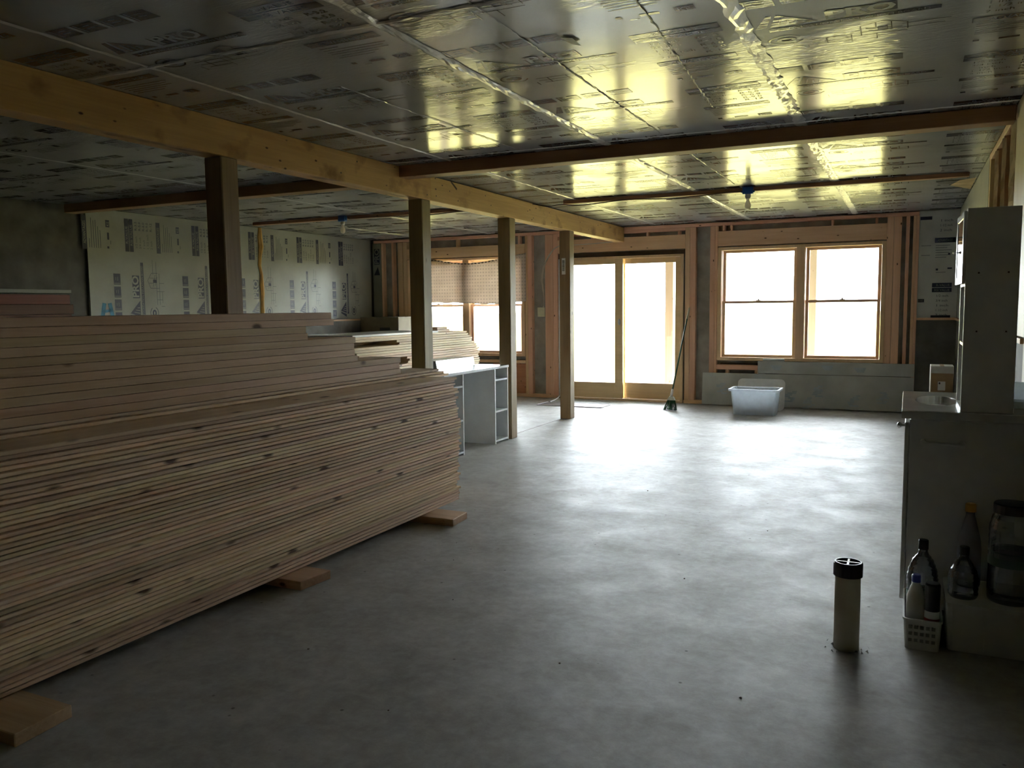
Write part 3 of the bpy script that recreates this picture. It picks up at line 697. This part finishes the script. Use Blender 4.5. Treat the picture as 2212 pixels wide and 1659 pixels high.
for k, ye in enumerate(ends):
    for c in range(2):
        o = obj('thick_plank', mp); o.location = (-3.085-c*.245, ye+rr.uniform(-.008, .008)-(.1 if c else 0), zb+k*.0383)
        n = len(ends)-1-k
        side = 'outer row' if c == 0 else 'inner row'
        tag(o, ('topmost thick plank' if n == 0 else '%s thick plank from the top' % ORD[n])+' in the %s of the stepped pile' % side, 'plank', 'thick planks in the stepped pile')
# sleepers under the stack
for k, (y, xe, lab) in enumerate(((4.62, -2.60, 'wooden sleeper block poking out under the far end of the near stack'), (3.26, -2.68, 'wooden sleeper block poking out under the middle of the near stack'), (1.70, -2.56, 'wooden sleeper block poking out under the near stack at bottom left'))):
    bm = B(); w = .11
    vs = [(-1.1, -w), (0 if k != 1 else -.02, -w), (.0 if k == 1 else -.015, w*.95), (-1.1, w)]
    lo = [bm.verts.new((x, y_, 0)) for x, y_ in vs]; hi = [bm.verts.new((x, y_, .046)) for x, y_ in vs]
    bm.faces.new(lo[::-1]); bm.faces.new(hi)
    for i in range(4): bm.faces.new((lo[i], lo[(i+1) % 4], hi[(i+1) % 4], hi[i]))
    bmesh.ops.bevel(bm, geom=list(bm.edges), offset=.003, segments=1, affect='EDGES')
    tag(obj('sleeper_block', bm, M['block'], loc=(xe, y, 0)), lab, 'block')
# far stack by the left window
ms = board_mesh('sheathing_board', .30, 2.45, .0255, M['sheath'], .002, .006)
ms2 = board_mesh('sheathing_board', .30, 1.6, .0255, M['sheath'], .002, .006)
NF = 42
for k in range(NF):
    z = .04+k*.0259; jx0 = rr.uniform(-.012, .008)
    for c in range(2):
        ye = 9.03+rr.uniform(-.03, .03); short = False
        if k > NF-9: ye -= (k-(NF-9))*.035
        if k in (NF-3, NF-4, NF-10, NF-11, NF-12) and c == 0: short = True
        o = obj('sheathing_board', ms2 if short else ms)
        o.location = (-4.80-c*.305+jx0, ye+(0 if not short else .0), z)
        tag(o, 'pale sheathing board in the far stack beside the left window', 'board', 'sheathing boards in the far stack')
zf = .04+NF*.0259
for y in (7.0, 8.7): tag(obj('sleeper_block', box(-5.42, -4.82, y-.05, y+.05, 0, .039, .003), M['block']), 'wooden sleeper block under the %s end of the far stack' % ('near' if y < 8 else 'far'), 'block')
tag(obj('foam_sheet', box(-5.42, -4.79, 6.45, 8.05, zf+.001, zf+.022, .003), M['whitetop']), 'white foam sheet lying on top of the far lumber stack', 'sheet')
tag(obj('wood_offcut', box(-5.10, -4.86, 8.15, 8.42, zf+.002, zf+.03, .003), M['sheath']), 'lower wood offcut on the far stack before the left window', 'offcut')
tag(obj('wood_offcut', box(-5.05, -4.88, 8.18, 8.40, zf+.031, zf+.055, .003), M['sheath']), 'upper wood offcut resting on another on the far stack', 'offcut')
# old pile against the left wall
for k in range(4):
    o = obj('old_timber', box(-.30, 0, -2.4, 0, 0, .095, .004), M['redwood'], loc=(-7.62+rr.uniform(-.02, .02), 5.62-(.0, .02, .0, .03)[k], 1.19+.097*k))
    tag(o, '%s reddish timber in the dark pile against the left wall' % ('lowest', 'second lowest', 'second highest', 'highest')[k], 'timber')
t = thing('timber_rack', 'dark shelf rack under the reddish timber at the left wall', 'rack', (-7.8, 4.4, 0))
for y in (-1.0, .9): obj('trestle', box(-.25, .25, y-.04, y+.04, 0, 1.188, .004), M['dark'], t)
tag(obj('foam_sheet', box(-7.95, -7.60, 3.2, 5.6, 1.59, 1.625, .002), M['wallboard']), 'grey sheet edge lying on top of the reddish timber', 'sheet')
# carton by the left corner
t = thing('cardboard_carton', 'dim cardboard carton on the ledge in the far left corner', 'carton', (-7.76, 11.38, 0))
obj('carton_support', box(-.36, .38, -.22, .25, 0, .98, .004), M['dark'], t)  # plain hidden box that carries the carton above
cb = obj('carton', box(-.36, .38, -.22, .25, .982, 1.27, .004), plain('dark_cardboard', (.14, .115, .07), .8), t)  # darker cardboard than on the other carton
bm = B(); bx(bm, .02, .22, -.223, -.221, 1.05, 1.10); bx(bm, .05, .30, -.223, -.221, 1.02, 1.035); obj('printing', bm, M['black'], cb)

# ------------------------------------------------------------------ white desk
t = thing('desk', 'white laminate desk with cubby holes in both pedestals', 'desk', (-3.79, 7.13, 0))
D, TK = -.52, .018
obj('top', box(D, .005, -.68, .668, .775, .80, .002), M['whitetop'], t)
for ya, yb in ((-.665, -.31), (.345, .655)):
    p = B()
    bx(p, D+.01, 0, ya, ya+TK, 0, .774, .001); bx(p, D+.01, 0, yb-TK, yb, 0, .774, .001)
    bx(p, D+.01, D+.02, ya+TK, yb-TK, .03, .774); bx(p, D+.01, -.002, ya+TK, yb-TK, .02, .038)
    ped = obj('pedestal', p, M['white'], t)
    for z in (.325, .65): obj('shelf', box(D+.021, -.003, ya+TK, yb-TK, z, z+.018), M['white'], ped)
obj('back_panel', box(D+.01, D+.022, -.31, .345, .35, .774), M['white'], t)
t = thing('range_hood', 'brushed steel range hood resting on the white desk', 'hood', (-4.12, 7.05, .801))
bm = B(); vs0 = [(-.13, -.33), (.10, -.33), (.10, .42), (-.13, .42)]; vs1 = [(-.13, -.33), (.088, -.33), (.088, .42), (-.13, .42)]
a = [bm.verts.new((x, y, 0)) for x, y in vs0]; b = [bm.verts.new((x, y, .035)) for x, y in vs0]; c = [bm.verts.new((x, y, .10)) for x, y in vs1]
for p_, q_ in ((a, b), (b, c)):
    for i in range(4): bm.faces.new((p_[i], p_[(i+1) % 4], q_[(i+1) % 4], q_[i]))
bm.faces.new(a[::-1]); bm.faces.new(c); obj('shell', bm, M['steel'], t); obj('lip', box(.096, .104, -.33, .42, .0, .012, .001), M['chrome'], t)

# ------------------------------------------------------------------ panels leaning under the right window
def lean(name, x0, x1, h, z0, yb, tilt, label):
    t = thing(name, label, 'panel', (x0, yb, z0)); 
    o = obj('board', box(0, x1-x0, -.018, 0, 0, h, .002), M['greyboard'], t); o.rotation_euler = (-tilt, 0, 0); return t, o
t1, b1 = lean('cement_board', -2.6, .088, .447, .012, 11.60, .10, 'large grey board leaning low under the right window behind the tub')
f = Flat(); rr = random.Random(9)
for u, d in ((.30, .14), (1.55, .14), (1.45, .3), (2.0, .25), (2.35, .2), (1.2, .22)):
    for i in range(7): 
        a0, r0 = rr.uniform(-.05, .05), rr.uniform(.03, .07); f.quad(u+a0-r0, u+a0+r0*.7, d+i*.022, d+i*.022+.02, 0, .0005)
o = obj('chalk_mark', f.mesh('chalk_mark', [M['bluesmudge']]), parent=b1); o['kind'] = 'stuff'; o.location = (0, -.0184, .447); o.rotation_euler = (PI/2, 0, 0)
t2, b2 = lean('cement_board', -1.85, .088, .165, .462, 11.66, .03, 'narrow grey strip of board above the large one under the right window')
f = Flat()
for u, d in ((.25, .05), (.9, .04), (1.3, .06)):
    for i in range(3): f.quad(u-.08+.02*i, u+.07-.01*i, d+i*.022, d+i*.022+.02, 0, .0005)
o = obj('chalk_mark', f.mesh('chalk_mark', [M['bluesmudge']]), parent=b2); o['kind'] = 'stuff'; o.location = (0, -.0184, .165); o.rotation_euler = (PI/2, 0, 0)
o = obj('nailing_block', box(.1, 1.9, .001, .03, -.44, 0, .002), M['dark'], t2)
tag(obj('wood_shim', box(-1.78, -1.50, 11.63, 11.662, .628, .665, .002), M['greyboard']), 'small grey shim on the strip of board below the right window', 'shim')

# tub and lid
t = thing('storage_tub', 'frosted plastic storage tub open on the floor before the grey boards', 'tub', (-1.745, 10.86, 0))
bm = B(); a, b = rrect(bm, -.255, .255, -.15, .15, .028, .002, .31, 4, .03); bm.faces.new(a[::-1])
sh = obj('body', bm, M['tub'], t); s_ = sh.modifiers.new('thick', 'SOLIDIFY'); s_.thickness = .004
bm = B(); a, b = rrect(bm, -.312, .312, -.205, .205, .03, .305, .332, 6, .004)
c, d = rrect(bm, -.287, .287, -.182, .182, .028, .305, .332, 6, .003)
N = len(a)
for p_, q_ in ((b, d), (c, a)):
    for i in range(N): bm.faces.new((p_[i], p_[(i+1) % N], q_[(i+1) % N], q_[i]))
obj('rim', bm, M['tub'], t)
t = thing('tub_lid', 'frosted plastic lid standing on edge behind the storage tub', 'lid', (-1.745, 11.24, .003))
bm = B(); a, b = rrect(bm, -.305, .305, 0, .42, .06, 0, .012, 6); bm.faces.new(a[::-1]); bm.faces.new(b)
o = obj('panel', bm, M['lid'], t); o.rotation_euler = (PI/2-.22, 0, 0)
bm = B(); a, b = rrect(bm, -.26, .26, .045, .375, .05, .0121, .016, 6); bm.faces.new(b); o = obj('raised_field', bm, M['lid'], t); o.rotation_euler = (PI/2-.22, 0, 0)

# broom
p0, p1 = Vector((-2.862, 10.93, .20)), Vector((-2.806, 11.66, 1.37))
t = thing('broom', 'green handled broom with green bristles leaning beside the door', 'broom', (-2.862, 10.9, 0))
off = Vector((-2.862, 10.9, 0)); d = p1-p0
obj('handle', tube(B(), [p0-off, p0+d*.87-off], .011, 10), M['greenpole'], t, smooth=True)
obj('grip', tube(B(), [p0+d*.865-off, p0+d*.87-off, p1-off-d*.01, p1-off], [.011, .015, .015, .009], 10), M['almond'], t, smooth=True)
obj('socket', tube(B(), [p0-off+Vector((0, -.01, -.03)), p0-off, p0+d*.06-off], [.028, .02, .014], 10), M['whiteplastic'], t, smooth=True)
bm = B(); ra = [(-.035, .0), (.035, .0)]
def slab(bm, z0, z1, w0, w1, t0, t1, y0, y1):
    a = [bm.verts.new((x*w0, y0+y_*t0, z0)) for x, y_ in ((-1, -1), (1, -1), (1, 1), (-1, 1))]; b = [bm.verts.new((x*w1, y1+y_*t1, z1)) for x, y_ in ((-1, -1), (1, -1), (1, 1), (-1, 1))]
    bm.faces.new(a[::-1]); bm.faces.new(b)
    for i in range(4): bm.faces.new((a[i], a[(i+1) % 4], b[(i+1) % 4], b[i]))
slab(bm, .13, .175, .055, .03, .024, .022, .015, .025); obj('head', bm, M['whiteplastic'], t)
bm = B(); rr = random.Random(2)
for i in range(120):
    x = rr.uniform(-1, 1); y = rr.uniform(-1, 1)
    tube(bm, [(x*.05, .015+y*.018, .135), (x*.075+rr.uniform(-.01, .01), -.01+y*.035, .05), (x*.09+rr.uniform(-.015, .015), -.035+y*.05, .003)], .0022, 3)
tag(obj('bristles', bm, M['bristle'], t), kind='stuff')

# ------------------------------------------------------------------ vanity
t = thing('vanity', 'pale bathroom vanity cabinet with marble sink top at the right wall', 'vanity', (0, 4.05, 0))
obj('carcass', box(.02, .515, .0, .86, .03, .885, .003), M['vanity'], t)
dd = obj('door', box(0.0, .018, .004, .42, .06, .87, .003), M['vanity'], t); dd2 = obj('door', box(0.0, .018, .43, .855, .06, .87, .003), M['vanity'], t)
kb = lathe(B(), [(.006, 0), (.006, .012), (.014, .02), (.014, .026), (.008, .032)], 14)
o = obj('knob', kb, M['chrome'], dd, smooth=True); o.location = (0, .05, .85); o.rotation_euler = (0, -PI/2, 0)
obj('plinth', box(.03, .52, .02, .85, 0, .03), M['dark'], t)
# counter with oval bowl
bm = B(); n = 40; cx_, cy_ = .135, .46; rx, ry = .092, .22; ztp = .925
X0, X1, Y0, Y1 = -.015, .518, -.02, .89
def edge_pt(a):
    dx, dy = math.cos(a), math.sin(a); ts = []
    if dx > 1e-9: ts.append((X1-cx_)/dx)
    if dx < -1e-9: ts.append((X0-cx_)/dx)
    if dy > 1e-9: ts.append((Y1-cy_)/dy)
    if dy < -1e-9: ts.append((Y0-cy_)/dy)
    k = min(ts); return (cx_+dx*k, cy_+dy*k)
angs = sorted([2*PI*i/n for i in range(n)]+[math.atan2(y-cy_, x-cx_) % (2*PI) for x in (X0, X1) for y in (Y0, Y1)])
rings = []
rings.append([(*edge_pt(a), .89) for a in angs]); rings.append([(*edge_pt(a), ztp-.004) for a in angs])
rings.append([(cx_+(edge_pt(a)[0]-cx_)*.985, cy_+(edge_pt(a)[1]-cy_)*.992, ztp) for a in angs])
for s_, z in ((1.12, ztp), (1.06, ztp+.0005), (1.0, ztp), (.95, ztp-.03), (.8, ztp-.09), (.5, ztp-.125), (.12, ztp-.135)): rings.append([(cx_+rx*s_*math.cos(a), cy_+ry*s_*math.sin(a), z) for a in angs])
R_ = [[bm.verts.new(p) for p in r] for r in rings]
for a, b in zip(R_, R_[1:]):
    for i in range(len(a)): bm.faces.new((a[i], a[(i+1) % len(a)], b[(i+1) % len(a)], b[i]))
bm.faces.new(R_[-1])
ct = obj('counter', bm, M['marble'], t)
obj('overflow', lathe(B(), [(.008, 0), (.008, .002)], 12), M['chrome'], ct, loc=(cx_-.10, cy_+.02, .905), rot=(0, PI/2.4, 0))
bm = B(); tube(bm, [(.07, -.05, .79), (.235, -.05, .785)], .007, 10); tube(bm, [(.075, 0, .79), (.075, -.055, .79)], .012, 10); tube(bm, [(.23, 0, .785), (.23, -.055, .785)], .012, 10)
obj('towel_bar', bm, M['vanity'], t)
# tower cabinet
t = thing('tower_cabinet', 'tall white cabinet with mirrored door standing on the vanity', 'cabinet', (.215, 4.06, .926))
Wd, Dp, Hh = .20, .345, .875
bm = B(); bx(bm, 0, Wd, 0, .016, 0, Hh, .002); bx(bm, 0, Wd, Dp-.016, Dp, 0, Hh, .002); bx(bm, Wd-.01, Wd, .016, Dp-.016, 0, Hh); bx(bm, 0, Wd-.01, .016, Dp-.016, Hh-.016, Hh); bx(bm, 0, Wd-.01, .016, Dp-.016, 0, .016); bx(bm, 0, Wd-.01, .016, Dp-.016, .545, .56)
obj('carcass', bm, M['vanity'], t); obj('shelf', box(.004, Wd-.01, .016, Dp-.016, .285, .297), M['whitetop'], t)
hd = B(); bx(hd, -.012, 0, 0, .035, 0, .31, .002); bx(hd, -.012, 0, .305, .335, 0, .31, .002); bx(hd, -.012, 0, .035, .305, 0, .03, .002); bx(hd, -.012, 0, .035, .305, .28, .31, .002)
o = obj('door', hd, M['whitetop'], t, loc=(-.001, .005, .555)); o.rotation_euler = (0, 0, .03)
obj('mirror', box(-.0095, -.006, .035, .305, .03, .28), M['mirror'], o)
kk = obj('knob', lathe(B(), [(.004, 0), (.004, .004), (.008, .009), (.008, .013), (.004, .016)], 12), M['chrome'], o, smooth=True); kk.location = (-.012, .32, .15); kk.rotation_euler = (0, -PI/2, 0)
bm = B()
for y_, z_ in ((0, .60), (0, .35)):
    for x_ in (.05, .16): lathe(bm, [(.004, 0), (.004, .001)], 8); bmesh.ops.transform(bm, matrix=Matrix.Translation((x_, 0, z_)) @ Matrix.Rotation(PI/2, 4, 'X'), verts=bm.verts[-16:])
obj('screw_cap', bm, M['dark'], t)
# tray by the wall
t = thing('plastic_tray', 'glossy plastic tray on the vanity beside the tall cabinet', 'tray', (.478, 4.42, .926))
bm = B(); bx(bm, -.05, .05, -.15, .20, 0, .006); bx(bm, -.05, -.046, -.15, .20, .006, .06); bx(bm, .046, .05, -.15, .20, .006, .06); bx(bm, -.05, .05, .196, .20, .006, .09); bx(bm, -.05, .05, -.15, -.146, .006, .03)
obj('shell', bm, M['tub'], t)
# carton beyond
t = thing('white_carton', 'tall white carton with paper label standing beyond the vanity', 'carton', (.355, 10.4, 0))
obj('body', box(-.115, .115, -.12, .20, 0, .70, .003), M['cartonwhite'], t)
c_ = obj('front_face', box(-.108, .113, -.1235, -.121, .004, .62, .001), M['cardboard'], t)
lb = obj('paper_label', box(-.04, .035, -.1255, -.1236, .43, .53, .001), M['labelwhite'], t)
obj('label_print', box(-.03, -.015, -.127, -.1256, .50, .52), M['black'], lb); obj('top_tape', box(-.02, .02, -.12, .2, .7, .702), M['cardboard'], t)

# floor pipe
t = thing('drain_pipe', 'cream plastic pipe stub with black slotted cap rising from the floor', 'pipe', (-.190, 3.52, 0))
obj('pipe', lathe(B(), [(.049, 0), (.049, .33)], 32), M['pvc'], t, smooth=True)
bm = B(); lathe(bm, [(.056, .305), (.056, .356), (.052, .362), (.046, .362), (.046, .350), (.001, .350)], 32)
cp = obj('cap', bm, M['black'], t)
bm = B(); bx(bm, -.046, .046, -.004, .004, .350, .3605); bx(bm, -.004, .004, -.046, .046, .350, .3605); obj('cross_rib', bm, plain('grey_rib', (.12, .12, .13), .35), cp)
rr = random.Random(4); bm = B()
for i in range(22):
    a = rr.uniform(0, 2*PI); r_ = rr.uniform(.052, .085); s_ = rr.uniform(.004, .013); x, y = r_*math.cos(a), r_*math.sin(a)
    vs = [bm.verts.new((x+rr.uniform(-s_, s_), y+rr.uniform(-s_, s_), 0)) for _ in range(3)]+[bm.verts.new((x, y, s_))]
    for q in ((0, 1, 3), (1, 2, 3), (2, 0, 3)): bm.faces.new([vs[i_] for i_ in q])
tag(obj('concrete_chips', bm, M['floor'], t), kind='stuff')

# ------------------------------------------------------------------ basket, bottles and box before the vanity
t = thing('plastic_basket', 'white plastic basket with slotted front on the floor before the vanity', 'basket', (.088, 3.80, 0))
bm = B(); a, b = rrect(bm, -.062, .062, -.19, .19, .015, .002, .125, 4, .008); bm.faces.new(a[::-1])
bd = obj('body', bm, M['whiteplastic'], t); s_ = bd.modifiers.new('thick', 'SOLIDIFY'); s_.thickness = .003
bm = B(); a, b = rrect(bm, -.073, .073, -.201, .201, .02, .122, .13, 4, 0); c, d = rrect(bm, -.066, .066, -.194, .194, .016, .122, .13, 4, 0)
N = len(a)
for p_, q_ in ((b, d), (c, a)):
    for i in range(N): bm.faces.new((p_[i], p_[(i+1) % N], q_[(i+1) % N], q_[i]))
obj('rim', bm, M['whiteplastic'], t)
for r_ in range(3):
    for k in range(5): obj('slot', box(-.05+.021*k, -.037+.021*k, -.2005+.003*(2-r_), -.194, .035+.028*r_, .048+.028*r_), plain('slot_shadow', (.22, .22, .20), .8) if (r_, k) == (0, 0) else bpy.data.materials['slot_shadow'], t)
def bottle(name, label, loc, prof, mat, capprof, capmat, cat='bottle', sx=1, sy=1, band=None, ribs=None):
    t = thing(name, label, cat, loc)
    o = obj('body', lathe(B(), prof, 28, sx=sx, sy=sy), mat, t, smooth=True)
    obj('cap', lathe(B(), capprof, 24), capmat, t)
    if band: obj('label_band', lathe(B(), [(band[0], band[1]), (band[0], band[2])], 28, caps=False, sx=sx, sy=sy), band[3], o, smooth=True)
    return t
def ribbed(prof, z0, z1, n, amp):
    out = []
    for (ra, za), (rb, zb_) in zip(prof, prof[1:]):
        out.append((ra, za))
        if zb_ > z0 and za < z1:
            for i in range(1, n): 
                q = i/n; out.append((ra+(rb-ra)*q+(amp if i % 2 else -amp), za+(zb_-za)*q))
    out.append(prof[-1]); return out
big = [(.055, 0), (.060, .01), (.060, .17), (.062, .20), (.058, .24), (.043, .285), (.022, .315), (.018, .325), (.018, .335)]
bottle('water_bottle', 'large clear ribbed bottle at the back of the white basket', (.088, 3.90, .008), ribbed(big, .19, .29, 5, .0015), M['bottle'], [(.02, .335), (.02, .372), (.018, .376)], M['black'], band=(.0612, .10, .155, M['greenlabel']))
bottle('bleach_jug', 'white plastic jug with blue cap in the front of the basket', (.062, 3.70, .008), [(.028, 0), (.031, .01), (.031, .15), (.029, .19), (.02, .225), (.013, .24), (.013, .25)], M['whiteplastic'], [(.017, .248), (.017, .275), (.014, .279)], M['bluecap'], sx=1.15, sy=1.15)
bottle('spray_can', 'dark capped white bottle with red mark in the basket', (.122, 3.66, .008), [(.026, 0), (.028, .008), (.028, .15), (.026, .155)], M['whiteplastic'], [(.0285, .150), (.0285, .255), (.025, .263)], M['black'], band=(.0283, .06, .12, M['red']))
t = thing('storage_bin', 'dim white plastic bin on the floor under the dark bottles', 'bin', (.345, 3.83, 0))
bm = B(); a, b = rrect(bm, -.165, .165, -.17, .17, .02, .002, .185, 4, .006); bm.faces.new(a[::-1]); obj('body', bm, M['whiteplastic'], t)
bm = B(); a, b = rrect(bm, -.175, .175, -.18, .18, .02, .186, .198, 4, 0); bm.faces.new(a[::-1]); bm.faces.new(b); obj('lid', bm, M['whiteplastic'], t)
obj('rib', box(-.04, -.034, -.1775, -.172, .01, .18), M['whiteplastic'], t)
bottle('water_bottle', 'dark clear ribbed bottle standing on the left of the white bin', (.235, 3.76, .2), ribbed([(.05, 0), (.055, .01), (.055, .06), (.056, .08), (.05, .11), (.035, .14), (.02, .16), (.016, .165), (.016, .175)], .05, .15, 5, .0013), M['bottle'], [(.019, .175), (.019, .205), (.017, .208)], M['black'])
bottle('cleaner_bottle', 'pale cleaner bottle with yellow cap standing at the back of the bin', (.262, 3.92, .2), [(.042, 0), (.046, .01), (.046, .16), (.042, .20), (.026, .27), (.017, .305), (.017, .32)], plain('pale_bottle', (.30, .30, .36), .4), [(.021, .32), (.021, .35), (.017, .355)], M['yellow'])
bottle('glass_jar', 'big clear jar with black lid on the right of the bin', (.402, 3.78, .2), ribbed([(.078, 0), (.082, .012), (.082, .25), (.082, .30), (.072, .345), (.064, .36), (.064, .37)], .23, .33, 4, .001), M['bottle'], [(.07, .36), (.07, .395), (.066, .40)], M['black'], cat='jar', band=(.0828, .15, .21, M['greenlabel']))

# small debris
rr = random.Random(8)
for k, (x, y) in enumerate(((-1.94, 3.35), (-2.2, 2.6), (-1.2, 2.9), (-1.0, 4.1), (-2.25, 3.9), (-.75, 5.2), (-1.6, 2.3), (-.5, 2.9), (-1.75, 6.0), (-2.4, 4.2))):
    bm = B(); s_ = rr.uniform(.003, .006)
    bmesh.ops.create_icosphere(bm, subdivisions=1, radius=s_)
    for v in bm.verts: v.co = Vector((v.co.x*rr.uniform(.7, 1.3), v.co.y*rr.uniform(.7, 1.3), max(-.2*s_, v.co.z*.6)))
    tag(obj('debris_crumb', bm, M['dark'], loc=(x, y, .2*s_)), 'small dark crumb of debris on the concrete floor', 'debris', 'debris crumbs on the floor')

# ------------------------------------------------------------------ outside
gm = B(); bmesh.ops.create_grid(gm, x_segments=40, y_segments=40, size=120)
gr = obj('meadow', gm, M['grass'], loc=(0, 132.2, -.5)); tag(gr, kind='stuff'); tag(gr, 'bright yellow green meadow outside the windows', 'grass')
for x, lab in ((-3.57, 'pale porch post seen through the right pane of the sliding door'), (-1.35, 'pale porch post seen through the right window'), (-7.82, 'pale porch post seen through the left window')):
    t = thing('porch_post', lab, 'post', (x, 13.5, -.499), 0, 'porch posts outside'); obj('timber', box(-.068, .068, -.068, .068, 0, 3.2, .005), M['porch'], t)

pr = thing('porch_shade_roof', 'unseen porch roof added on the pale posts to shade posts and windows', 'roof', (-3.8, 12.0, 2.702))  # implied by the posts, out of view; added to shade posts and windows
obj('deck', box(-5.2, 5.0, .0, 2.0, 0.12, .2), M['porch'], pr); obj('fascia', box(-5.2, 5.0, 1.42, 1.58, 0, .118), M['porch'], pr)
